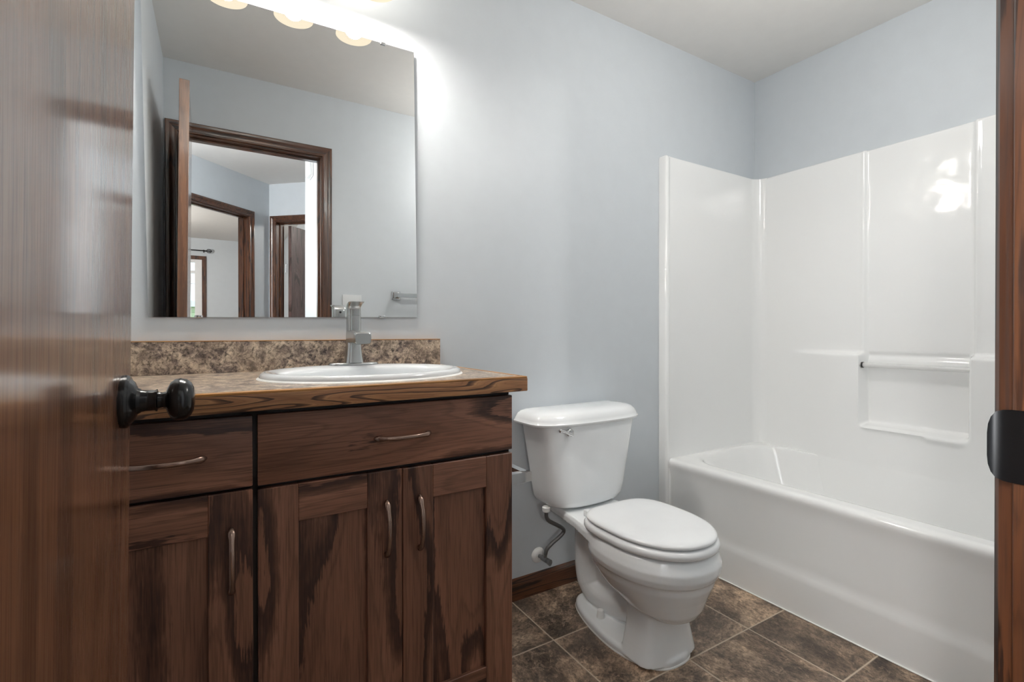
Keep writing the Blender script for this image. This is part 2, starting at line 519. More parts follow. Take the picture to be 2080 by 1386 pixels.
def jamb(o, along, out, x0, x1, ztop, depth, name='jamb', parent=None, mat='trim_oak', stop=0.05):
    up = Vector((0, 0, 1)); t = 0.018
    m = MB()
    def bar(a0, a1, z0, z1, d0, d1, grain):
        def xf(v): return o + along * v.x + out * v.y + up * v.z
        m.box((a0, -d1, z0), (a1, -d0, z1), 0.001, 1, grain=grain, xf=xf)
    bar(x0 - t, x0, 0, ztop + t, 0, depth, 'z'); bar(x1, x1 + t, 0, ztop + t, 0, depth, 'z')
    bar(x0, x1, ztop, ztop + t, 0, depth, 'x')
    bar(x0, x0 + 0.011, 0, ztop, stop, stop + 0.034, 'z'); bar(x1 - 0.011, x1, 0, ztop, stop, stop + 0.034, 'z')
    bar(x0 + 0.011, x1 - 0.011, ztop - 0.011, ztop, stop, stop + 0.034, 'x')
    return m.build(name, mat, parent, 30)

fr = thing('trim_1', 'dark stained wooden door frame of the bathroom doorway', 'door frame', (0, 0, 0), kind='structure')
casing(Vector((0, YD, 0)), Vector((1, 0, 0)), Vector((0, 1, 0)), DX0 - 0.005, DX1 + 0.005, DH + 0.005, parent=fr)
casing(Vector((0, YH, 0)), Vector((1, 0, 0)), Vector((0, -1, 0)), DX0 - 0.005, DX1 + 0.005, DH + 0.005, parent=fr)
jb = jamb(Vector((0, YD, 0)), Vector((1, 0, 0)), Vector((0, 1, 0)), DX0, DX1, DH, 0.115, parent=fr, stop=0.037)
# strike plate with a curved lip that laps over the edge of the jamb
m = MB()
zc = 0.953
sec = []
for (y, x, hw) in ((-1.4812, 0.5402, 0.009), (-1.4817, 0.5406, 0.0165), (-1.4832, 0.5414, 0.0225), (-1.4858, 0.5424, 0.0268), (-1.490, 0.5432, 0.0287), (-1.495, 0.5436, 0.0292), (-1.528, 0.5436, 0.0292)):
    ring = []
    for (dx, fz) in ((0, -1), (0, 1), (0.0014, 1), (0.0014, -1)):
        ring.append(Vector((x + dx, y, zc + fz * hw)))
    sec.append(ring)
m.loft(sec)
sp = m.build('strike_plate', 'dark_bronze', jb, 50, label='black strike plate')

# ------------------------------------------------------------------ bathroom door, standing open
dz0 = 1.04
door = thing('door_1', 'dark brown wooden door standing open at the left, with a black knob', 'door', (-0.1028, -1.1425, 1.04), kind='structure')
yawd = math.atan2(0.0145, 0.695)
door.rotation_euler = (0, R(0.66), -yawd)
m = MB()
m.box((-0.035, -0.3475, -1.028), (0.0, 0.3475, 1.018), 0.0015, 1, grain='zy', seed=11.3)
leaf = m.build('door_leaf', 'door_oak', door, 30, local=True)
def knob_set(parent, y, z, side):
    mr = MB()
    q = side
    x0 = 0.0 if side > 0 else -0.035
    mr.lathe([(0.0, 0.0), (0.0325, 0.0), (0.0330, q * 0.003), (0.0325, q * 0.006), (0.030, q * 0.0085), (0.028, q * 0.0085), (0.024, q * 0.0125), (0.0165, q * 0.0155), (0.0145, q * 0.019)], (x0, y, z), 'x', 48)
    ro = mr.build('rose', 'dark_bronze', parent, 30, local=True)
    mr = MB()
    mr.lathe([(0.0, q * 0.0185), (0.0140, q * 0.0185), (0.0130, q * 0.024), (0.0128, q * 0.033), (0.0140, q * 0.0345), (0.0140, q * 0.0355), (0.0105, q * 0.0365), (0.0095, q * 0.041), (0.0105, q * 0.0445),
              (0.0165, q * 0.0465), (0.0225, q * 0.0495), (0.0262, q * 0.0545), (0.0270, q * 0.0600), (0.0255, q * 0.0665), (0.0215, q * 0.0715), (0.0150, q * 0.0745), (0.0070, q * 0.0755), (0.0, q * 0.0755)], (x0, y, z), 'x', 56)
    kn = mr.build('knob', 'dark_bronze', parent, 40, local=True)
    return ro, kn
knob_set(leaf, 0.2870, -0.081, 1)
knob_set(leaf, 0.2870, -0.081, -1)
m = MB(); m.box((-0.029, 0.3468, -0.11), (-0.006, 0.3482, -0.053), 0.0005, 1)
m.build('latch_plate', 'dark_bronze', leaf, 30, local=True)

# ------------------------------------------------------------------ vanity cabinet
VF = -0.537          # face of doors and drawers
VC = -0.517          # face frame
vx0, vx1 = XL + 0.002, 0.661
vz0, vz1 = 0.10, 0.892
van = thing('vanity_cabinet', 'dark stained oak vanity cabinet under the laminate countertop', 'cabinet', (0.22, -0.28, 0.0))
m = MB()
m.box((vx1 - 0.018, VC, 0.0), (vx1, -0.002, vz1), 0.001, 1, grain='z')
m.box((vx0, VC, 0.0), (vx0 + 0.018, -0.002, vz1), 0.001, 1, grain='z')
m.box((vx0, VC, vz0), (vx1, -0.002, vz0 + 0.018), 0, grain='x')
m.box((vx0, -0.012, vz0), (vx1, -0.003, 0.78), 0, grain='x')
m.build('carcass', 'vanity_oak', van)
m = MB()
m.box((vx0, VC - 0.002, vz1 - 0.030), (vx1 - 0.0005, VC + 0.017, vz1), 0, grain='x')
m.box((vx0, VC - 0.002, 0.715), (vx1 - 0.0005, VC + 0.017, 0.755), 0, grain='x')
m.box((vx0, VC - 0.002, vz0), (vx1 - 0.0005, VC + 0.017, vz0 + 0.03), 0, grain='x')
for a, b in ((vx0, vx0 + 0.03), (0.045, 0.09), (vx1 - 0.03, vx1 - 0.0005)):
    m.box((a, VC - 0.002, vz0), (b, VC + 0.016, vz1 - 0.002), 0, grain='z')
m.build('face_frame', 'cabinet_dark', van)
m = MB(); m.box((vx0, -0.462, 0.0), (vx1 - 0.018, -0.447, vz0), 0, grain='x')
m.build('toe_kick', 'cabinet_dark', van)

def pull(c, axis, length, parent):
    """slim arched bar pull with leaf shaped feet; axis 'x' or 'z'"""
    m = MB()
    h = length / 2
    A = Vector((1, 0, 0)) if axis == 'x' else Vector((0, 0, 1))
    O = Vector((0, -1, 0))
    pts, rad = [], []
    n = 28
    for i in range(n + 1):
        t = -1 + 2 * i / n
        out = 0.024 * (1 - abs(t) ** 2.6) + 0.0030
        pts.append(Vector(c) + A * (h * t) + O * out)
        e = abs(t)
        r = 0.0050 + (0.0022 * math.exp(-((e - 0.84) / 0.10) ** 2)) if e < 0.9 else 0.0068 * math.sqrt(max(0.0, 1 - ((e - 0.84) / 0.165) ** 2)) + 0.0006
        rad.append(r)
    m.tube(pts, rad, 14, squash=(0.62, 1.0), up=O)
    for sgn in (-1, 1):
        p = Vector(c) + A * (h * sgn * 0.86)
        m.tube([p + O * 0.0, p + O * 0.010], 0.0042, 10)
    return m.build('handle', 'pull_bronze', parent, 60, label='slim bronze handle')
def drawer(x0, x1, z0, z1, hc, lab=None):
    m = MB(); m.box((x0, VF, z0), (x1, VC - 0.002, z1), 0.0022, 2, grain='x')
    o = m.build('drawer', 'vanity_oak', van, 30, label=lab)
    pull((hc, VF, 0.809), 'x', 0.134, o)
    return o
drawer(vx0 + 0.004, 0.0632, 0.7425, 0.8815, -0.080, 'narrow drawer next to the open door')
drawer(0.0720, 0.6605, 0.7410, 0.8815, 0.3675, 'wide drawer front below the sink')
def cab_door(x0, x1, z0, z1, sl, sr, rt, rb, hx, hz):
    m = MB()
    b = 0.0016
    m.box((x0, VF, z0), (x0 + sl, VC - 0.002, z1), b, 1, grain='z')
    m.box((x1 - sr, VF, z0), (x1, VC - 0.002, z1), b, 1, grain='z')
    m.box((x0 + sl - 0.0008, VF + 0.0003, z1 - rt), (x1 - sr + 0.0008, VC - 0.002, z1), b, 1, grain='x')
    m.box((x0 + sl - 0.0008, VF + 0.0003, z0), (x1 - sr + 0.0008, VC - 0.002, z0 + rb), b, 1, grain='x')
    o = m.build('cabinet_door', 'vanity_oak', van, 30)
    m = MB(); m.box((x0 + sl - 0.002, VF + 0.0095, z0 + rb - 0.002), (x1 - sr + 0.002, VF + 0.015, z1 - rt + 0.002), 0, grain='z')
    m.build('panel', 'vanity_oak', o, 30)
    pull((hx, VF, hz), 'z', 0.130, o)
    return o
cab_door(0.0720, 0.3655, 0.122, 0.7335, 0.0745, 0.0790, 0.0770, 0.078, 0.3285, 0.604)
cab_door(0.3672, 0.6605, 0.122, 0.7320, 0.0740, 0.0770, 0.0780, 0.078, 0.4065, 0.602)
cab_door(vx0 + 0.004, 0.0632, 0.122, 0.7365, 0.0745, 0.0750, 0.0790, 0.078, 0.0265, 0.605)

# ------------------------------------------------------------------ countertop with backsplash and sink
CT, CB = 0.931, 0.8925
cx1 = 0.694
SKX, SKY, SKA, SKB = 0.349, -0.297, 0.258, 0.213
ct = thing('countertop', 'granite look laminate countertop with an oak front edge, on the vanity', 'countertop', (0.23, -0.28, CB))
m = MB()
n = 24
def counter_ring(z):
    c = [(cx1 - 0.019, -0.5405), (cx1 - 0.019, -0.0005), (XL + 0.001, -0.0005), (XL + 0.001, -0.5405)]
    pts = []
    for k in range(4):
        a, b = c[k], c[(k + 1) % 4]
        for i in range(n):
            t = i / n
            pts.append(Vector((a[0] + (b[0] - a[0]) * t, a[1] + (b[1] - a[1]) * t, z)))
    return pts
outer_t, outer_b = counter_ring(CT), counter_ring(CB)
cc = Vector((SKX, SKY, 0))
def hole(z):
    pts = []
    for p in outer_t:
        a = math.atan2((p.y - SKY) / SKB, (p.x - SKX) / SKA)
        pts.append(Vector((SKX + (SKA - 0.010) * math.cos(a), SKY + (SKB - 0.010) * math.sin(a), z)))
    return pts
m.loft([hole(CB), hole(CT), outer_t, outer_b], loop=True)
slab = m.build('slab', 'laminate', ct, 30, label='brown speckled granite look laminate')
m = MB()
m.box((XL + 0.001, -0.560, CB), (cx1, -0.5406, CT - 0.004), 0.0022, 2, grain='x', seed=7.7)
m.box((cx1 - 0.0188, -0.5406, CB), (cx1, -0.0005, CT - 0.004), 0.0022, 2, grain='y', seed=2.2)
eb = m.build('edge_band', 'edge_oak', ct, 30, label='oak edge strip with strong wavy grain')
m = MB()
m.box((XL + 0.001, -0.5596, CT - 0.005), (cx1 - 0.0006, -0.5406, CT), 0.0022, 2, grain='x')
m.box((cx1 - 0.0186, -0.5407, CT - 0.005), (cx1 - 0.0006, -0.0005, CT), 0.0022, 2, grain='y')
m.build('edge_top', 'edge_strip', ct, 30, label='orange oak strip along the top of the edge')
m = MB(); m.box((XL + 0.001, -0.020, CT + 0.0003), (0.679, -0.0005, 1.0195), 0.0006, 1)
bs = m.build('backsplash', 'laminate', ct, 30, label='low speckled laminate backsplash')
m = MB(); m.box((XL + 0.001, -0.0204, 1.0195), (0.679, -0.0005, 1.0218), 0.0003, 1, grain='x')
m.build('backsplash_cap', 'edge_strip', bs, 30, label='thin orange oak strip')

sk = thing('sink', 'white oval drop in sink set in the countertop', 'sink', (SKX, SKY, CT))
m = MB()
rings = []
BX, BY, BA, BBk, BBf = SKX + 0.002, SKY - 0.014, 0.214, 0.116, 0.166
for (fa, z, bl) in ((1.0, 0.9312, 0), (1.003, 0.9335, 0), (0.999, 0.939, 0), (0.986, 0.9440, 0), (0.966, 0.9468, 0), (0.945, 0.9475, 0), (0.925, 0.9468, 0),
                    (1.05, 0.9440, 1), (1.025, 0.9415, 1), (1.0, 0.935, 1), (0.975, 0.915, 1), (0.92, 0.870, 1), (0.80, 0.825, 1), (0.60, 0.803, 1), (0.30, 0.795, 1), (0.09, 0.792, 1)):
    if bl == 0: rings.append(sup_ring(SKX, SKY, SKA * fa + (0.0 if fa < 1 else 0), SKB * fa, z, 2.0, 96))
    else: rings.append(sup_ring(BX, BY, BA * fa, BBf * fa, z, 2.15, 96, ayb=BBk * fa))
m.loft(rings, cap0=False, cap1=False)
# underside of the bowl
rings = [sup_ring(BX, BY, BA * fa + 0.008, BBf * fa + 0.008, z - 0.008, 2.15, 96, ayb=BBk * fa + 0.008) for fa, z in ((1.0, 0.937), (0.975, 0.915), (0.92, 0.870), (0.80, 0.825), (0.60, 0.803), (0.30, 0.795), (0.12, 0.792))]
m.loft(rings, cap0=False, cap1=False)
basin = m.build('basin', 'sink_china', sk, 50)
m = MB(); m.lathe([(0.0, 0.798), (0.015, 0.798), (0.019, 0.7975), (0.022, 0.795), (0.022, 0.789), (0.0, 0.789)], (BX, BY, 0), 'z', 32)
m.build('drain', 'chrome', sk, 40)
m = MB(); rings = [sup_ring(SKX, SKY, SKA + d, SKB + d, z, 2.0, 96) for d, z in ((0.006, 0.9311), (0.004, 0.9330), (0.0, 0.9350), (-0.004, 0.9330))]
m.loft(rings, cap0=False, cap1=False)
m.build('caulk_bead', 'caulk', sk, 60)

# faucet
fx, fy, fz = 0.360, -0.106, 0.9530
fb = 0.9465
fa = thing('faucet', 'brushed nickel single lever faucet standing on the back of the sink', 'faucet', (fx, fy, fz))
m = MB()
m.loft([sup_ring(fx, fy, 0.074, 0.0265, fb + 0.0002, 2.6, 64), sup_ring(fx, fy, 0.074, 0.0265, fb + 0.0040, 2.6, 64), sup_ring(fx, fy, 0.0715, 0.0245, fb + 0.0066, 2.6, 64), sup_ring(fx, fy, 0.066, 0.021, fb + 0.0074, 2.6, 64)])
m.build('base_plate', 'brushed_nickel', fa, 40)
m = MB()
prof = [(0.0280, 0.0005), (0.0262, 0.010), (0.0238, 0.026), (0.0215, 0.050), (0.0203, 0.080), (0.0200, 0.110), (0.0200, 0.1425)]
m.loft([sup_ring(fx, fy, r, r * 0.94, fz + h, 3.6, 64) for r, h in prof])
m.build('body', 'brushed_nickel', fa, 40)
# spout: flat wide channel reaching forward from the body
m = MB()
rings = []
for i in range(15):
    t = i / 14
    y = fy + 0.006 - 0.120 * t
    drop = 0.0 if t < 0.45 else 0.006 * ((t - 0.45) / 0.55) ** 2
    top = fz + 0.0985 - drop
    bot = fz + 0.058 + 0.004 * t - drop
    hw = 0.0212 + 0.004 * t
    e = 0.0 if t < 0.93 else 0.0035 * (t - 0.93) / 0.07
    c = Vector((fx, y, (top + bot) / 2)); hh = (top - bot) / 2 - e
    ring = []
    for j in range(32):
        a = 2 * PI * j / 32
        cs, sn = math.cos(a), math.sin(a)
        ring.append(Vector((c.x + (hw - e) * abs(cs) ** 0.42 * (1 if cs >= 0 else -1), c.y, c.z + hh * abs(sn) ** 0.42 * (1 if sn >= 0 else -1))))
    rings.append(ring)
m.loft(rings)
m.build('spout', 'brushed_nickel', fa, 45)
# lever: cap that follows the body and flares into a forward tongue
m = MB()
def lev_ring(z, fwd, back, hw, nn=3.6): return sup_ring(fx, fy - (fwd - back) / 2, hw, (fwd + back) / 2, z, nn, 64)
m.loft([lev_ring(fz + 0.1432, 0.0188, 0.0188, 0.0200), lev_ring(fz + 0.1600, 0.0190, 0.0188, 0.0200), lev_ring(fz + 0.1660, 0.0200, 0.0180, 0.0200), lev_ring(fz + 0.1705, 0.0235, 0.0145, 0.0202),
        lev_ring(fz + 0.1745, 0.0300, 0.0085, 0.0207), lev_ring(fz + 0.1780, 0.0390, 0.0010, 0.0212), lev_ring(fz + 0.1805, 0.0485, -0.0070, 0.0216), lev_ring(fz + 0.1822, 0.0555, -0.0140, 0.0216), lev_ring(fz + 0.1826, 0.0545, -0.0200, 0.0205)])
lv = m.build('lever', 'brushed_nickel', fa, 45)
m = MB(); m.lathe([(0.0, 0.0), (0.0035, 0.0), (0.0035, 0.0006), (0.0, 0.0006)], (fx, fy + 0.0186, fz + 0.158), 'y', 16)
m.build('set_screw', 'black_rubber', lv, 30)

# ------------------------------------------------------------------ mirror, leaning forward a little and hung slightly crooked
mir = thing('mirror', 'frameless rectangular mirror held by small clips above the backsplash', 'mirror', (0.2245, -0.006, 1.0915))
mir.rotation_euler = (R(0.55), R(-0.9), 0)
m = MB(); m.box((-0.375, 0.0, 0.0), (0.375, 0.0025, 0.907), 0.0)
me = m.build('glass', ['mirror_glass', 'grey_edge'], mir, 20, local=True)
for p in me.data.polygons:
    if abs(p.normal.y) < 0.5: p.material_index = 1
for (x, z, up) in ((0.268, 0.907, 1), (0.252, 0.0, -1), (-0.262, 0.0, -1)):
    m = MB()
    m.box((x - 0.0085, -0.0035, z - (0.007 if up > 0 else -0.002)), (x + 0.0085, 0.0045, z + (0.002 if up > 0 else -0.0 + 0.006) if up > 0 else z + 0.007), 0.0012, 2) if up > 0 else m.box((x - 0.010, -0.0035, z - 0.0025), (x + 0.010, 0.0045, z + 0.0055), 0.0015, 2)
    m.build('clip', 'chrome', mir, 40, local=True)

# ------------------------------------------------------------------ vanity light (its shades show above and in the mirror)
vl = thing('vanity_light', 'three lamp vanity light bar with frosted glass shades above the mirror', 'light', (0.225, 0.0, 2.20))
m = MB(); m.box((-0.075, -0.022, 2.195), (0.525, -0.0005, 2.265), 0.006, 3)
m.build('backplate', 'brushed_nickel', vl, 40)
for x in (0.032, 0.225, 0.418):
    m = MB()
    m.tube(smooth_path([(x, -0.020, 2.232), (x, -0.085, 2.245), (x, -0.140, 2.238), (x, -0.155, 2.205), (x, -0.155, 2.178)], 6), 0.0075, 14)
    m.lathe([(0.0, 2.190), (0.020, 2.190), (0.024, 2.184), (0.024, 2.168), (0.0, 2.168)], (x, -0.155, 0), 'z', 28)
    m.build('arm', 'brushed_nickel', vl, 40)
    m = MB()
    po = [(0.024, 2.176), (0.030, 2.170), (0.041, 2.150), (0.050, 2.125), (0.056, 2.100), (0.060, 2.075)]
    pi_ = [(r - 0.0028, z) for r, z in reversed(po)]
    m.lathe(po + pi_, (x, -0.155, 0), 'z', 48, cap=False)
    sh = m.build('shade', 'shade_glass', vl, 50)
    m = MB()
    m.lathe([(0.0, 2.070), (0.010, 2.0715), (0.019, 2.076), (0.026, 2.084), (0.0290, 2.095), (0.0275, 2.107), (0.021, 2.123), (0.0135, 2.136), (0.012, 2.170), (0.0, 2.170)], (x, -0.155, 0), 'z', 32)
    m.build('bulb', 'bulb_glow', sh, 60)
    lamp('vanity_fill', 'POINT', (x, -0.155, 2.235), VANITY_FILL, (1.0, 0.95, 0.87), 0.05, vl)  # added lamp above each shade, lifts the upper wall and ceiling

# added ceiling light, out of view, to brighten the bathroom
bcl = thing('added_ceiling_light', 'added glass dome light on the bathroom ceiling before the tub, out of view, for fill light', 'light', (1.50, -0.98, H))
m = MB(); m.lathe([(0.06, H - 0.0005), (0.06, H - 0.014), (0.012, H - 0.022), (0.009, H - 0.13), (0.0, H - 0.13)], (1.50, -0.98, 0), 'z', 40)
m.build('stem', 'brushed_nickel', bcl, 40)
m = MB(); m.lathe([(0.10, H - 0.125), (0.115, H - 0.14), (0.11, H - 0.165), (0.08, H - 0.19), (0.04, H - 0.204), (0.0, H - 0.207)], (1.50, -0.98, 0), 'z', 40)
m.build('dome', 'dome_glow', bcl, 60)
lamp('ceiling_fill', 'POINT', (1.50, -0.98, H - 0.33), BATH_FILL, (1.0, 0.975, 0.94), 0.12, bcl)

# ------------------------------------------------------------------ tub and shower unit
TX = 1.826
tub = thing('bathtub', 'white one piece tub and shower unit along the right wall', 'bathtub', (2.2, -0.75, 0.0))
XW = 2.540           # face of the long surround wall
TE = YD + 0.002
def sstep(a, b, x):
    t = max(0.0, min(1.0, (x - a) / (b - a)))
    return t * t * (3 - 2 * t)
# basin + apron
rings = []
def tr(x0, z, r=0.012, grow=0.0): return rect_ring(x0, XR - 0.003, TE, -0.003, z, 20, r)
for x0, z in ((TX + 0.002, 0.0), (TX + 0.002, 0.126), (TX + 0.0030, 0.138), (TX + 0.0062, 0.152), (TX + 0.0092, 0.166), (TX + 0.0105, 0.184), (TX + 0.0095, 0.300), (TX + 0.0085, 0.360), (TX + 0.0065, 0.385), (TX + 0.0040, 0.402), (TX + 0.0016, 0.414), (TX + 0.0006, 0.424), (TX + 0.0020, 0.4335), (TX + 0.0070, 0.4405), (TX + 0.015, 0.4440), (TX + 0.026, 0.4455)):
    rings.append(tr(x0, z))
cnt = len(rings[0])
def inner(fx0, fx1, fy0, fy1, z, r):
    return rect_ring(fx0, fx1, fy0, fy1, z, 20, r)
rings.append(inner(TX + 0.032, XR - 0.010, TE + 0.010, -0.010, 0.4457, 0.03))
rings.append(inner(TX + 0.066, 2.521, TE + 0.052, -0.052, 0.4457, 0.172))
rings.append(inner(TX + 0.076, 2.516, TE + 0.06, -0.060, 0.4455, 0.17))
rings.append(inner(TX + 0.088, 2.513, TE + 0.068, -0.068, 0.4425, 0.168))
rings.append(inner(TX + 0.098, 2.511, TE + 0.075, -0.076, 0.434, 0.165))
rings.append(inner(TX + 0.108, 2.508, TE + 0.083, -0.092, 0.405, 0.16))
rings.append(inner(TX + 0.125, 2.482, TE + 0.11, -0.150, 0.25, 0.15))
rings.append(inner(TX + 0.150, 2.460, TE + 0.14, -0.215, 0.13, 0.14))
rings.append(inner(TX + 0.185, 2.430, TE + 0.18, -0.270, 0.09, 0.12))
rings.append(inner(TX + 0.230, 2.390, TE + 0.23, -0.320, 0.082, 0.10))
m = MB(); m.loft(rings, cap0=False, cap1=True)
m.build('basin', 'fiberglass', tub, 50)
# end panel on the back wall with its rounded front column
m = MB()
pth = [(1.830, -0.0015), (1.830, -0.0385), (1.836, -0.0382), (1.848, -0.0360), (1.90, -0.0350)]
fr_ = 0.055
for i in range(11):
    a = PI / 2 * i / 10
    pth.append((XW - fr_ + fr_ * math.sin(a), -0.035 - fr_ + fr_ * math.cos(a)))
pth += [(XR - 0.0015, -0.035 - fr_), (XR - 0.0015, -0.0015)]
m.loft([[Vector((x, y, z)) for x, y in pth] for z in (0.40, 1.8745)], cap0=True, cap1=True)
# the column runs on to the floor beside the apron
colp = [(1.804, -0.0015), (1.804, -0.036), (1.8055, -0.0415), (1.809, -0.0445), (1.815, -0.0455), (1.824, -0.0440), (1.832, -0.0405), (1.842, -0.0365), (1.852, -0.0350), (1.852, -0.0015)]
m.loft([[Vector((x, y, z)) for x, y in colp] for z in (0.0, 1.868)] + [[Vector((1.828 + (x - 1.828) * 0.9, min(y * 0.9, -0.0015), 1.8745)) for x, y in colp]], cap0=True, cap1=True)
# soft fillet between the column and the apron
fil = [(1.828, -0.0015), (1.826, -0.0435), (1.832, -0.0440), (1.8365, -0.0480), (1.8395, -0.0560), (1.8405, -0.070), (1.850, -0.070), (1.850, -0.0015)]
m.loft([[Vector((x, y, z)) for x, y in fil] for z in (0.14, 0.40)] + [[Vector((x + 0.004, y * 0.7, 0.425)) for x, y in fil]], cap0=True, cap1=True)
m.build('end_panel', 'fiberglass', tub, 45)
# long wall: upright ribs, shelves at the sides and a recess behind the grab bar
def fdepth(y, z):
    d = 0.0
    yl, yr = -0.553, -0.931
    mid = sstep(yl + 0.006, yl - 0.007, y) * sstep(yr - 0.006, yr + 0.007, y)
    up = sstep(0.915, 0.955, z)
    # upper part: slightly set back centre with soft ribs
    d += up * (-0.012 * mid)
    d += up * 0.0035 * (math.exp(-((y - yl - 0.004) / 0.010) ** 2) + math.exp(-((y - yr + 0.004) / 0.010) ** 2))
    # lower part: side blocks stand forward, fading towards the corners
    lo = 1 - sstep(0.938, 0.958, z)
    if z < 0.45: d += (0.45 - z) * 0.10
    fl = sstep(-0.20, -0.50, y)
    side = 0.048 * fl
    # recess
    a0, a1 = -0.553, -0.925
    sill = 0.632
    rin = sstep(a0 + 0.006, a0 - 0.010, y) * sstep(a1 - 0.004, a1 + 0.010, y) * sstep(sill - 0.016, sill + 0.006, z)
    d += lo * side * (1 - rin)
    d += -0.012 * lo * rin * mid
    # soap ledge along the sill
    dip = sstep(-0.775, -0.805, y)
    zz = 0.622 - 0.014 * dip
    d += 0.014 * math.exp(-((z - zz) / 0.012) ** 2) * sstep(a0 + 0.005, a0 - 0.03, y) * sstep(a1 - 0.005, a1 + 0.03, y)
    return d
ys = [-0.088 - (1.405 - 0.0) * i / 260 for i in range(261)]
zs = [0.16 + (1.8745 - 0.16) * i / 290 for i in range(291)]
rr = []
for y in ys:
    col = []
    for z in zs:
        w = 0.0026 * mnoise.noise(Vector((y * 3.1, z * 2.3, 4.2))) + 0.0012 * mnoise.noise(Vector((y * 8, z * 9, 1.2))) + 0.00035 * mnoise.noise(Vector((y * 24, z * 19, 7.2)))
        e = 0.004 * sstep(1.868, 1.8745, z)
        col.append(Vector((XW - fdepth(y, z) + (w if y < -0.12 else w * (-0.088 - y) / 0.032) + e, y, z)))
    rr.append([Vector((XR - 0.0015, y, zs[0]))] + col + [Vector((XR - 0.0015, y, zs[-1]))])
m = MB(); m.loft(rr, cap0=False, cap1=False)
m.build('long_panel', 'fiberglass', tub, 60)
m = MB()
m.tube([(2.507, -0.548, 0.8965), (2.507, -0.930, 0.8965)], 0.0112, 24)
gb = m.build('grab_bar', 'clear_bar', tub, 50, label='clear grab bar across the recess')
m = MB()
for y in (-0.5590,):
    m.lathe([(0.0118, 0.0035), (0.0135, 0.0035), (0.0135, -0.0035), (0.0118, -0.0035)], (2.507, y, 0.8965), 'y', 28, cap=False)
m.build('end_ring', 'dark_metal', gb, 40)
# white sealant along the floor
m = MB(); m.box((TX - 0.003, TE, 0.0003), (TX + 0.003, -0.05, 0.004), 0.001, 1)
m.build('floor_seal', 'caulk', tub, 40)

# ------------------------------------------------------------------ toilet
TC = 1.240
toi = thing('toilet', 'white two piece toilet with closed lid between vanity and tub', 'toilet', (TC, -0.36, 0.0))
def remesh(mb, vox, smooth_it=6):
    me = bpy.data.meshes.new('tmp'); mb.bm.to_mesh(me); mb.bm.free()
    o = bpy.data.objects.new('tmp', me); COL.objects.link(o)
    md = o.modifiers.new('r', 'REMESH'); md.mode = 'VOXEL'; md.voxel_size = vox; md.use_smooth_shade = True
    ms = o.modifiers.new('s', 'SMOOTH'); ms.factor = 0.5; ms.iterations = smooth_it
    bpy.context.view_layer.update()
    ev = o.evaluated_get(bpy.context.evaluated_depsgraph_get())
    res = bpy.data.meshes.new_from_object(ev)
    bpy.data.objects.remove(o); bpy.data.meshes.remove(me)
    out = MB(); s = bmesh.new(); s.from_mesh(res); bpy.data.meshes.remove(res)
    out._take(s, 'z', 0.0)
    return out
m = MB()
def foot_ring(z, ins=0.0):
    pts = []
    for i in range(72):
        a = 2 * PI * i / 72
        c, s_ = math.cos(a), math.sin(a)
        x = abs(c) ** (2 / 2.7) * (1 if c >= 0 else -1); y = abs(s_) ** (2 / 2.7) * (1 if s_ >= 0 else -1)
        hw = 0.127 - 0.026 * sstep(-0.3, 0.9, y) - ins
        pts.append(Vector((TC + hw * x, -0.361 + (0.231 - ins) * y, z)))
    return pts
m.loft([foot_ring(0.0), foot_ring(0.019), foot_ring(0.025, 0.004), foot_ring(0.028, 0.010)])
# front pedestal (flat sided, flaring to the floor)
def ped(z, yf, yb, hw, n=3.2): return sup_ring(TC, (yf + yb) / 2, hw, abs(yf - yb) / 2, z, n, 72, nb=7)
m.loft([ped(0.010, -0.586, -0.442, 0.124, 3.0), ped(0.05, -0.580, -0.445, 0.113), ped(0.10, -0.572, -0.448, 0.103), ped(0.16, -0.563, -0.450, 0.096), ped(0.21, -0.560, -0.452, 0.094), ped(0.25, -0.560, -0.452, 0.100), ped(0.285, -0.560, -0.452, 0.104)])
# bowl
def bowl(z, ax, ayf, ayb, cy=-0.470, n=2.15): return sup_ring(TC, cy, ax, ayf, z, n, 72, ayb=ayb)
m.loft([bowl(0.150, 0.048, 0.045, 0.06, -0.570), bowl(0.160, 0.085, 0.075, 0.12, -0.560), bowl(0.182, 0.120, 0.118, 0.16, -0.530), bowl(0.225, 0.150, 0.178, 0.19, -0.485), bowl(0.265, 0.168, 0.205, 0.215, -0.475),
        bowl(0.288, 0.174, 0.214, 0.22), bowl(0.294, 0.181, 0.223, 0.22), bowl(0.312, 0.186, 0.230, 0.22), bowl(0.335, 0.186, 0.231, 0.22), bowl(0.354, 0.180, 0.223, 0.218), bowl(0.367, 0.174, 0.216, 0.214), bowl(0.371, 0.166, 0.208, 0.208)])
# deck behind the bowl
def deck(y, hw, z0, z1): return [Vector((TC + hw * a, y, z0 + (z1 - z0) * b)) for a, b in ((-1, 0.45), (-1, 0.8), (-0.95, 1), (0.95, 1), (1, 0.8), (1, 0.45), (0.55, 0), (-0.55, 0))]
m.loft([deck(-0.050, 0.118, 0.325, 0.374), deck(-0.14, 0.128, 0.322, 0.376), deck(-0.235, 0.141, 0.318, 0.376), deck(-0.33, 0.160, 0.310, 0.373), deck(-0.42, 0.168, 0.30, 0.369)])
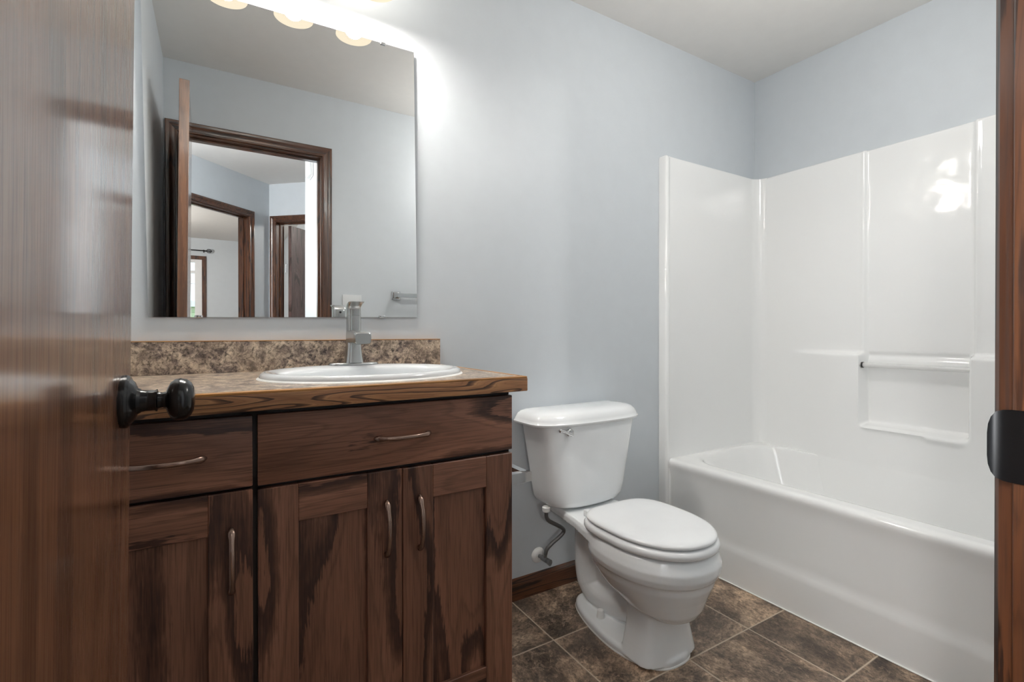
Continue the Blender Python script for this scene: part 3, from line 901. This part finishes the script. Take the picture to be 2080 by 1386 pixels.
# trapway: rear upright pipe turning forward at the bottom
m.tube(smooth_path([(TC, -0.165, 0.345), (TC, -0.168, 0.25), (TC, -0.172, 0.15), (TC, -0.190, 0.090), (TC, -0.235, 0.066), (TC, -0.31, 0.066), (TC, -0.385, 0.082), (TC, -0.44, 0.10)], 6),
       [0.060] * 6 + [0.062] * 12 + [0.060 - 0.0006 * k for k in range(25)], 24)
m.tube(smooth_path([(TC, -0.17, 0.31), (TC, -0.25, 0.29), (TC, -0.33, 0.24), (TC, -0.44, 0.20)], 6), 0.044, 20)
m.box((TC - 0.024, -0.46, 0.02), (TC + 0.024, -0.17, 0.30))
# ribs under the bowl behind the pedestal
m.loft([[Vector((TC + a * w, y, z + b)) for a, b in ((-1, 0), (1, 0), (1, 0.012), (-1, 0.012))] for y, z, w in ((-0.300, 0.305, 0.120), (-0.335, 0.268, 0.112), (-0.375, 0.240, 0.104), (-0.42, 0.226, 0.099), (-0.47, 0.222, 0.096))])
m = remesh(m, 0.0036, 3)
m.build('bowl', 'porcelain', toi, 180)
m = MB(); m.loft([[Vector((p.x + (p.x - TC) * 0.012, p.y + (p.y + 0.361) * 0.010, 0.0003)) for p in foot_ring(0)], [Vector((p.x + (p.x - TC) * 0.012, p.y + (p.y + 0.361) * 0.010, 0.0035)) for p in foot_ring(0)], [p + Vector((0, 0, 0.006)) for p in foot_ring(0)]], cap0=True, cap1=True)
m.build('floor_caulk', 'caulk', toi, 50)
for sx in (-1, 1):
    m = MB(); m.lathe([(0.0150, 0.026), (0.0145, 0.030), (0.0112, 0.052), (0.0095, 0.0545), (0.0, 0.0555)], (TC + sx * 0.066, -0.300, 0), 'z', 24, cap=False)
    m.build('bolt_cap', 'white_plastic', toi, 50)
# tank
m = MB()
def tank_ring(z, hw, yf, yb=-0.022, n=4.5):
    pts = []
    for i in range(80):
        a = 2 * PI * i / 80
        c, s_ = math.cos(a), math.sin(a)
        nn = n if s_ < 0 else 14
        x = abs(c) ** (2 / nn) * (1 if c >= 0 else -1); y = abs(s_) ** (2 / nn) * (1 if s_ >= 0 else -1)
        cy = (yf + yb) / 2
        bow = 0.012 * (1 - x * x) if s_ < 0 else 0
        pts.append(Vector((TC + hw * x, cy + (yb - yf) / 2 * y - bow * abs(y), z)))
    return pts
m.loft([tank_ring(0.384, 0.135, -0.165, -0.040, 3), tank_ring(0.386, 0.155, -0.178, -0.030, 3.2), tank_ring(0.394, 0.168, -0.186, -0.024, 3.6), tank_ring(0.412, 0.1765, -0.190, -0.022, 4), tank_ring(0.45, 0.184, -0.192, -0.022, 4.2), tank_ring(0.58, 0.207, -0.197), tank_ring(0.68, 0.226, -0.201), tank_ring(0.703, 0.230, -0.202)])
m.build('tank', 'porcelain', toi, 45)
m = MB()
def lid_ring(z, g, n=3.4): return tank_ring(z, 0.262 + g, -0.214 - g, -0.010 + min(g, 0) * 0.6, n)
m.loft([lid_ring(0.700, -0.012), lid_ring(0.700, -0.004), lid_ring(0.703, 0.0), lid_ring(0.709, 0.001), lid_ring(0.713, -0.003), lid_ring(0.722, -0.006), lid_ring(0.736, -0.013), lid_ring(0.745, -0.024), lid_ring(0.751, -0.042), lid_ring(0.754, -0.065), lid_ring(0.7555, -0.09)])
m.build('tank_lid', 'porcelain', toi, 50)
m = MB()
lx, ly, lz = 1.1000, -0.2135, 0.6790
m.lathe([(0.0, 0.0), (0.0145, 0.0), (0.0150, -0.003), (0.0135, -0.006), (0.010, -0.0075), (0.010, -0.014), (0.0, -0.0145)], (lx + 0.003, ly, lz), 'y', 28)
m.tube(smooth_path([(lx + 0.003, ly - 0.014, lz - 0.006), (lx - 0.018, ly - 0.016, lz + 0.003), (lx - 0.040, ly - 0.018, lz + 0.012), (lx - 0.058, ly - 0.019, lz + 0.016)], 5), [0.0068] * 4 + [0.0052] * 8 + [0.006, 0.0068, 0.0068, 0.0045], 14)
m.build('flush_lever', 'chrome', toi, 50, label='chrome flush lever')
# seat and lid
def seat_ring(z, g, zb=None): return sup_ring(TC, -0.468, 0.1795 + g, 0.2295 + g, z, 2.12, 96, ayb=0.196 + g, nb=3.6)
m = MB()
m.loft([seat_ring(0.3745, -0.020), seat_ring(0.3745, -0.009), seat_ring(0.3770, -0.003), seat_ring(0.3830, 0.0), seat_ring(0.3920, 0.0), seat_ring(0.3985, -0.004), seat_ring(0.4015, -0.010), seat_ring(0.4025, -0.020)])
m.build('seat', 'seat_plastic', toi, 50)
m = MB()
m.loft([seat_ring(0.4055, -0.018), seat_ring(0.4055, -0.0125), seat_ring(0.4085, -0.0085), seat_ring(0.4130, -0.0070), seat_ring(0.4175, -0.0095), seat_ring(0.4215, -0.0170), seat_ring(0.4238, -0.0300), seat_ring(0.4252, -0.060), seat_ring(0.4258, -0.10)])
m.build('lid', 'seat_plastic', toi, 50)
for sx in (-1, 1):
    m = MB(); m.box((TC + sx * 0.080 - 0.013, -0.272, 0.374), (TC + sx * 0.080 + 0.013, -0.236, 0.398), 0.004, 3)
    hg = m.build('hinge', 'seat_plastic', toi, 40)

# water supply
ws = thing('supply_valve', 'small metal shutoff valve with braided hose on the wall under the toilet tank', 'valve', (1.113, 0.0, 0.147))
m = MB(); m.lathe([(0.031, -0.0005), (0.031, -0.002), (0.027, -0.007), (0.016, -0.011), (0.009, -0.012), (0.0, -0.012)], (1.108, 0, 0.149), 'y', 36, cap=False)
m.build('escutcheon', 'white_plastic', ws, 40, label='round white wall plate')
m = MB()
m.tube([(1.108, -0.010, 0.149), (1.110, -0.030, 0.149)], 0.0075, 16)
m.tube([(1.110, -0.028, 0.149), (1.112, -0.058, 0.148)], 0.0105, 16)
m.tube([(1.1115, -0.046, 0.149), (1.1125, -0.047, 0.172)], 0.0070, 16)
m.build('valve_body', 'valve_metal', ws, 40)
m = MB()
m.tube([(1.112, -0.058, 0.148), (1.113, -0.066, 0.147)], 0.0055, 12)
m.tube([(1.113, -0.066, 0.147), (1.114, -0.078, 0.146)], [0.0125, 0.0135], 20, squash=(1.0, 0.7))
m.build('handle', 'valve_metal', ws, 40)
m = MB()
m.tube(smooth_path([(1.1125, -0.047, 0.168), (1.1160, -0.052, 0.190), (1.136, -0.060, 0.212), (1.170, -0.070, 0.238), (1.181, -0.076, 0.256), (1.168, -0.083, 0.273), (1.130, -0.092, 0.298), (1.092, -0.100, 0.322), (1.077, -0.104, 0.342), (1.075, -0.106, 0.364)], 8), 0.0076, 14)
m.build('hose', 'steel_braid', ws, 50, label='grey braided steel hose')
m = MB(); m.lathe([(0.0, 0.362), (0.011, 0.362), (0.0150, 0.365), (0.0160, 0.380), (0.012, 0.3835), (0.0, 0.3835)], (1.075, -0.106, 0), 'z', 12)
m.build('coupling_nut', 'white_plastic', ws, 30)

# toilet paper holder on the side of the vanity
ph = thing('toilet_paper_holder', 'chrome toilet paper holder fixed to the vanity side before the tank', 'paper holder', (0.69, -0.40, 0.62))
for y in (-0.455, -0.300):
    m = MB()
    m.box((vx1 - 0.0004, y - 0.022, 0.612), (vx1 + 0.007, y + 0.022, 0.658), 0.002, 2)
    mt = m.build('mount', 'chrome', ph, 40)
    m = MB()
    m.loft([[Vector((x, y + a * w, 0.635 + b * h)) for a, b in ((-1, -1), (1, -1), (1, 1), (-1, 1))] for x, w, h in ((vx1 + 0.006, 0.0115, 0.0165), (0.715, 0.0105, 0.0148), (0.7690, 0.0100, 0.0132), (0.771, 0.009, 0.012))])
    m.build('arm', 'chrome', ph, 40)
m = MB(); m.box((0.742, -0.447, 0.636), (0.7640, -0.309, 0.649), 0.001, 1)
m.build('roller_bar', 'chrome', ph, 40)

# ------------------------------------------------------------------ things on the door wall (seen in the mirror)
tb = thing('towel_bar', 'square chrome towel bar on the wall beside the doorway, seen in the mirror', 'towel bar', (1.30, YD, 1.255))
for x in (1.006, 1.616):
    m = MB()
    m.box((x - 0.027, YD + 0.0004, 1.229), (x + 0.027, YD + 0.010, 1.281), 0.002, 2)
    m.loft([[Vector((x + a * w, y, 1.255 + b * w)) for a, b in ((-1, -1), (1, -1), (1, 1), (-1, 1))] for y, w in ((YD + 0.010, 0.020), (YD + 0.030, 0.014), (YD + 0.062, 0.012), (YD + 0.074, 0.012))])
    m.build('post', 'chrome', tb, 30)
m = MB(); m.box((1.010, YD + 0.052, 1.2415), (1.612, YD + 0.066, 1.2685), 0.001, 1)
m.build('bar', 'chrome', tb, 30)
sw = thing('light_switch', 'white double light switch plate beside the doorway, seen in the mirror', 'switch', (0.728, YD, 1.19))
m = MB(); m.box((0.670, YD + 0.0003, 1.131), (0.786, YD + 0.006, 1.249), 0.003, 3)
pl = m.build('plate', 'switch_plastic', sw, 40)
for x in (0.705, 0.751):
    m = MB(); m.box((x - 0.005, YD + 0.005, 1.178), (x + 0.005, YD + 0.016, 1.198), 0.001, 1)
    m.build('toggle', 'switch_plastic', pl, 40)

# ------------------------------------------------------------------ hall, bedroom and side room behind the camera (seen in the mirror)
def wall_run(name, o, d, out, length, opening, thick, label):
    """wall from o along d, visible face towards out; opening = (a0, a1, ztop) or None"""
    m = MB(); up = Vector((0, 0, 1))
    def xf(v): return o + d * v.x + out * v.y + up * v.z
    def seg(a0, a1, z0, z1):
        m.box((a0, -thick, z0), (a1, 0.0, z1), xf=xf)
    if opening:
        a0, a1, zt = opening
        seg(0, a0, 0, H); seg(a1, length, 0, H); seg(a0, a1, zt, H)
    else: seg(0, length, 0, H)
    return struct(name, m, 'wall_paint', label, 'wall')
wall_run('wall_hall_diagonal', CA, dA, nA, 2.35, (0.252, 1.070, 2.07), 0.115, 'pale grey hall wall with the bedroom doorway, seen in the mirror')
wall_run('wall_hall_far', CA, dB, nB, 1.60, (0.062, 0.796, 2.07), 0.115, 'pale grey hall wall with the half open door, seen in the mirror')
wall_run('wall_hall_near', Vector((0.600, YH, 0)), Vector((0, -1, 0)), Vector((-1, 0, 0)), 0.730, None, 0.115, 'bright narrow piece of hall wall just outside the doorway, seen in the mirror')
wall_run('wall_hall_side', Vector((0.600, -2.455, 0)), Vector((1, 0, 0)), Vector((0, -1, 0)), 1.15, None, 0.115, 'pale grey side wall of the hall')
wall_run('wall_hall_end', Vector((1.62, -2.35, 0)), Vector((0, -1, 0)), Vector((-1, 0, 0)), 0.50, None, 0.1, 'pale grey end wall of the hall')
m = MB()
m.box((-1.30, -2.30, 0), (-1.20, -2.24, H)); m.box((-1.30, -1.66, 0), (-1.20, -1.50, H)); m.box((-1.30, -2.24, 0), (-1.20, -1.66, 0.55)); m.box((-1.30, -2.24, 2.06), (-1.20, -1.66, H))
struct('wall_hall_left', m, 'wall_paint', 'pale grey left wall of the hall with an opening for an added window', 'wall')
w2 = thing('added_window_2', 'added hall window with dark wooden trim around the corner from the doorway, unseen, for fill light', 'window', (0, 0, 0), kind='structure')  # added window, only there to carry a fill lamp
m = MB()
for a, b in (((-1.2, -2.26, 2.055), (-1.182, -1.64, 2.11)), ((-1.2, -2.26, 0.49), (-1.18, -1.64, 0.555)), ((-1.2, -2.295, 0.49), (-1.182, -2.235, 2.11)), ((-1.2, -1.665, 0.49), (-1.182, -1.612, 2.11))):
    m.box(a, b, 0.002, 1, grain='z')
m.build('trim', 'trim_oak', w2, 30)
m = MB()
for a, b in (((-1.28, -2.24, 2.015), (-1.22, -1.66, 2.06)), ((-1.28, -2.24, 0.55), (-1.22, -1.66, 0.60)), ((-1.28, -2.24, 0.60), (-1.22, -2.195, 2.015)), ((-1.28, -1.705, 0.60), (-1.22, -1.66, 2.015)), ((-1.27, -2.195, 1.29), (-1.23, -1.705, 1.33))):
    m.box(a, b, 0.002, 1)
m.build('sash', 'window_vinyl', w2, 30)
m = MB(); m.box((-1.262, -2.20, 0.59), (-1.258, -1.70, 2.02))
m.build('pane', 'window_glass', w2, 30)
a = lamp('hall_window_fill', 'AREA', (-1.205, -1.95, 1.31), HALL_WINDOW_FILL, (0.95, 0.975, 1.0), 0.50, w2, (0, R(-90), 0), 'RECTANGLE')  # added area lamp at the window, brightens the bathroom's lower parts
a.data.size = 1.38; a.data.size_y = 0.48
wall_run('wall_hall_front', Vector((-1.30, YH, 0)), Vector((1, 0, 0)), Vector((0, -1, 0)), 0.98, None, 0.1, 'pale grey hall wall left of the bathroom doorway')
f2 = thing('trim_2', 'dark wooden frame of the bedroom doorway, seen in the mirror', 'door frame', (0, 0, 0), kind='structure')
casing(CA, dA, nA, 0.2645, 1.0575, 2.0620, parent=f2); jamb(CA, dA, nA, 0.270, 1.052, 2.057, 0.115, parent=f2)
f3 = thing('trim_3', 'dark wooden frame around the half open hall door, seen in the mirror', 'door frame', (0, 0, 0), kind='structure')
casing(CA, dB, nB, 0.0745, 0.7835, 2.0620, parent=f3); jamb(CA, dB, nB, 0.080, 0.778, 2.057, 0.115, parent=f3)
# leaf of the hall door, swung away from the hall
d3 = thing('door_2', 'brown wooden door standing open beyond the hall, seen in the mirror', 'door', (0, 0, 0), kind='structure')
m = MB(); up = Vector((0, 0, 1))
hp = CA + dB * 0.118 - nB * 0.128
def xf(v): return hp - nB * v.y + dB * v.x + up * v.z
m.box((0.0, 0.0, 0.012), (0.035, 0.66, 2.045), 0.001, 1, grain='z', xf=xf)
lf = m.build('door_leaf', 'far_oak', d3, 30)
m = MB()
for z in (0.30, 1.62):
    p = CA + dB * 0.098 - nB * 0.122
    m.lathe([(0.0, z - 0.045), (0.007, z - 0.045), (0.007, z + 0.045), (0.0, z + 0.045)], p, 'z', 12)
m.build('hinge', 'chrome', lf, 40)
# chime box
ch = thing('door_chime', 'small rounded white box high on the hall wall, seen in the mirror', 'door chime', (0.600, -2.14, 2.19))
m = MB()
m.box((0.562, -2.205, 2.115), (0.5995, -2.085, 2.265), 0.016, 4)
m.build('cover', 'white_plastic', ch, 50)
m = MB(); m.box((0.590, -2.210, 2.110), (0.5997, -2.080, 2.270), 0.002, 1)
m.build('base', 'white_plastic', ch, 40)
# added hall ceiling light, unseen, throws fill through the doorway
hl = thing('added_hall_light', 'added round glass dome light on the hall ceiling, unseen, for fill light', 'light', (-0.93, -2.02, H))
m = MB(); m.lathe([(0.15, H - 0.0005), (0.15, H - 0.016), (0.14, H - 0.02)], (-0.93, -2.02, 0), 'z', 40)
m.build('base', 'brushed_nickel', hl, 40)
m = MB(); m.lathe([(0.136, H - 0.02), (0.13, H - 0.045), (0.10, H - 0.07), (0.05, H - 0.084), (0.0, H - 0.087)], (-0.93, -2.02, 0), 'z', 40, cap=False)
m.build('dome', 'dome_glow', hl, 60)
lamp('hall_fill', 'POINT', (-0.93, -2.02, H - 0.20), HALL_FILL, (1.0, 0.975, 0.94), 0.07, hl)
# bedroom
BY0 = -7.88
m = MB(); m.box((-4.4, BY0 - 0.1, 0), (-1.95, BY0, H)); m.box((-0.215, BY0 - 0.1, 0), (3.0, BY0, H)); m.box((-1.95, BY0 - 0.1, 2.085), (-0.215, BY0, H)); m.box((-1.95, BY0 - 0.1, 0), (-0.215, BY0, 0.62))
struct('wall_bedroom_far', m, 'wall_paint', 'pale grey far bedroom wall with the window, seen in the mirror', 'wall')
m = MB(); m.box((-3.5, BY0, 0), (-3.4, -1.6, H))
struct('wall_bedroom_left', m, 'wall_paint', 'pale grey bedroom wall far to the left', 'wall')
m = MB(); m.box((1.0, BY0, 0), (1.1, -4.46, H))
struct('wall_bedroom_right', m, 'wall_paint', 'pale grey bedroom wall right of the window', 'wall')
m = MB(); m.box((-3.5, -1.7, 0), (-1.30, -1.6, H))
struct('wall_bedroom_near', m, 'wall_paint', 'pale grey bedroom wall next to the hall', 'wall')
m = MB(); m.box((1.10, -4.55, 0), (3.1, -4.45, H))
struct('wall_closet_back', m, 'wall_paint', 'pale grey wall behind the open hall door', 'wall')
m = MB(); m.box((3.0, -4.55, 0), (3.1, -2.45, H))
struct('wall_closet_side', m, 'wall_paint', 'pale grey side wall of the room behind the hall door', 'wall')
m = MB(); m.box((1.62, -2.55, 0), (3.1, -2.45, H))
struct('wall_closet_near', m, 'wall_paint', 'pale grey near wall of the room behind the hall door', 'wall')
win = thing('window_1', 'bedroom window with dark wooden trim, seen in the mirror', 'window', (0, 0, 0), kind='structure')
m = MB()
wx0, wx1, wz0, wz1 = -1.95, -0.215, 0.62, 2.085
for a, b in (((wx0 - 0.06, BY0, wz1), (wx1 + 0.105, BY0 + 0.018, wz1 + 0.06)), ((wx0 - 0.06, BY0, wz0 - 0.07), (wx1 + 0.105, BY0 + 0.02, wz0)), ((wx0 - 0.06, BY0, wz0), (wx0, BY0 + 0.018, wz1)), ((wx1 + 0.045, BY0, wz0), (wx1 + 0.105, BY0 + 0.018, wz1))):
    m.box(a, b, 0.002, 1, grain='z')
m.build('trim', 'trim_oak', win, 30)
m = MB()
for a, b in (((wx1 - 0.055, BY0 - 0.09, wz0), (wx1 + 0.045, BY0 + 0.006, wz1)), ((wx0, BY0 - 0.09, wz0), (wx0 + 0.05, BY0, wz1)), ((wx0, BY0 - 0.09, wz1 - 0.045), (wx1, BY0, wz1)), ((wx0, BY0 - 0.09, wz0), (wx1, BY0, wz0 + 0.05)), ((wx0, BY0 - 0.07, 1.86), (wx1, BY0 - 0.03, 1.905)), ((-1.11, BY0 - 0.09, wz0), (-1.04, BY0, wz1))):
    m.box(a, b, 0.002, 1)
for x in (-0.62, -0.83, -0.40, -0.325):
    m.box((x - 0.004, BY0 - 0.062, wz0), (x + 0.004, BY0 - 0.052, 1.86))
for z in (1.69, 1.28):
    m.box((wx0, BY0 - 0.062, z - 0.004), (wx1, BY0 - 0.052, z + 0.004))
m.build('sash', 'window_vinyl', win, 30)
m = MB(); m.box((wx0, BY0 - 0.060, wz0), (wx1, BY0 - 0.056, wz1))
m.build('pane', 'window_glass', win, 30)
a = lamp('bedroom_outside_fill', 'AREA', (-1.3, BY0 - 1.6, 3.3), BEDROOM_OUTSIDE_FILL, (0.92, 0.96, 1.0), 2.0, None, (R(52), 0, 0), 'RECTANGLE')  # added lamp outside the window, stands in for daylight
a.data.size = 2.6; a.data.size_y = 1.6
cr = thing('curtain_rod', 'thin black curtain rod with a ball end above the bedroom window, seen in the mirror', 'curtain rod', (-1.08, BY0 + 0.06, 2.228))
m = MB(); m.tube([(-2.15, BY0 + 0.06, 2.228), (-0.115, BY0 + 0.06, 2.228)], 0.0095, 12)
m.build('rod', 'dark_metal', cr, 40)
for x in (-2.19, -0.072):
    m = MB()
    for k in range(6):
        a = 2 * PI * k / 6
        m.tube([(x - 0.042, BY0 + 0.06, 2.228), (x - 0.015, BY0 + 0.06 + 0.030 * math.cos(a), 2.228 + 0.030 * math.sin(a)), (x + 0.015, BY0 + 0.06 + 0.030 * math.cos(a), 2.228 + 0.030 * math.sin(a)), (x + 0.042, BY0 + 0.06, 2.228)], 0.005, 8)
    m.build('finial', 'dark_metal', cr, 40)
for x in (-2.02, -0.145):
    m = MB()
    m.box((x - 0.008, BY0 + 0.0005, 2.205), (x + 0.008, BY0 + 0.012, 2.250)); m.box((x - 0.006, BY0 + 0.006, 2.216), (x + 0.006, BY0 + 0.066, 2.228))
    m.build('bracket', 'dark_metal', cr, 40)
bl = thing('added_bedroom_light', 'added glass dome light on a short stem from the bedroom ceiling, for fill light', 'light', (-1.4, -5.6, H))  # added light to brighten the bedroom
m = MB(); m.lathe([(0.06, H - 0.0005), (0.06, H - 0.015), (0.012, H - 0.022), (0.009, H - 0.26), (0.0, H - 0.26)], (-1.4, -5.6, 0), 'z', 32)
m.build('stem', 'brushed_nickel', bl, 40)
m = MB(); m.lathe([(0.12, H - 0.255), (0.16, H - 0.27), (0.14, H - 0.31), (0.08, H - 0.345), (0.0, H - 0.355)], (-1.4, -5.6, 0), 'z', 40)
m.build('dome', 'dome_glow', bl, 60)
lamp('bedroom_fill', 'POINT', (-1.4, -5.6, H - 0.50), BEDROOM_FILL, (1.0, 0.97, 0.93), 0.1, bl)
cl = thing('added_side_room_light', 'added small dome light on the ceiling of the room behind the hall door, for fill light', 'light', (1.9, -3.6, H))  # added light to brighten the side room
m = MB(); m.lathe([(0.12, H - 0.0005), (0.12, H - 0.02), (0.10, H - 0.05), (0.06, H - 0.07), (0.0, H - 0.08)], (1.9, -3.6, 0), 'z', 32, cap=False)
m.build('dome', 'dome_glow', cl, 60)
lamp('side_room_fill', 'POINT', (1.9, -3.6, H - 0.2), CLOSET_FILL, (1.0, 0.96, 0.9), 0.1, cl)
# outside the bedroom window
nh = thing('neighbour_house', 'neighbouring house with pale green siding outside the bedroom window', 'house', (-1.0, -13.5, 0))
m = MB(); m.box((-6.0, -14.5, -0.5), (3.0, -13.5, 1.55)); m.build('siding', 'siding', nh, 30)
m = MB(); m.loft([[Vector((-6.2, y, z)) for y, z in ((-13.2, 1.45), (-13.2, 1.60), (-15.0, 2.7), (-15.0, 1.5))], [Vector((3.2, y, z)) for y, z in ((-13.2, 1.45), (-13.2, 1.60), (-15.0, 2.7), (-15.0, 1.5))]])
m.build('roof', 'roof_trim', nh, 30)
m = MB(); m.box((-20, -30, -0.75), (20, -9.1, -0.6))
tag(m.build('lawn', 'lawn'), 'green lawn outside the bedroom window', 'lawn', kind='structure')
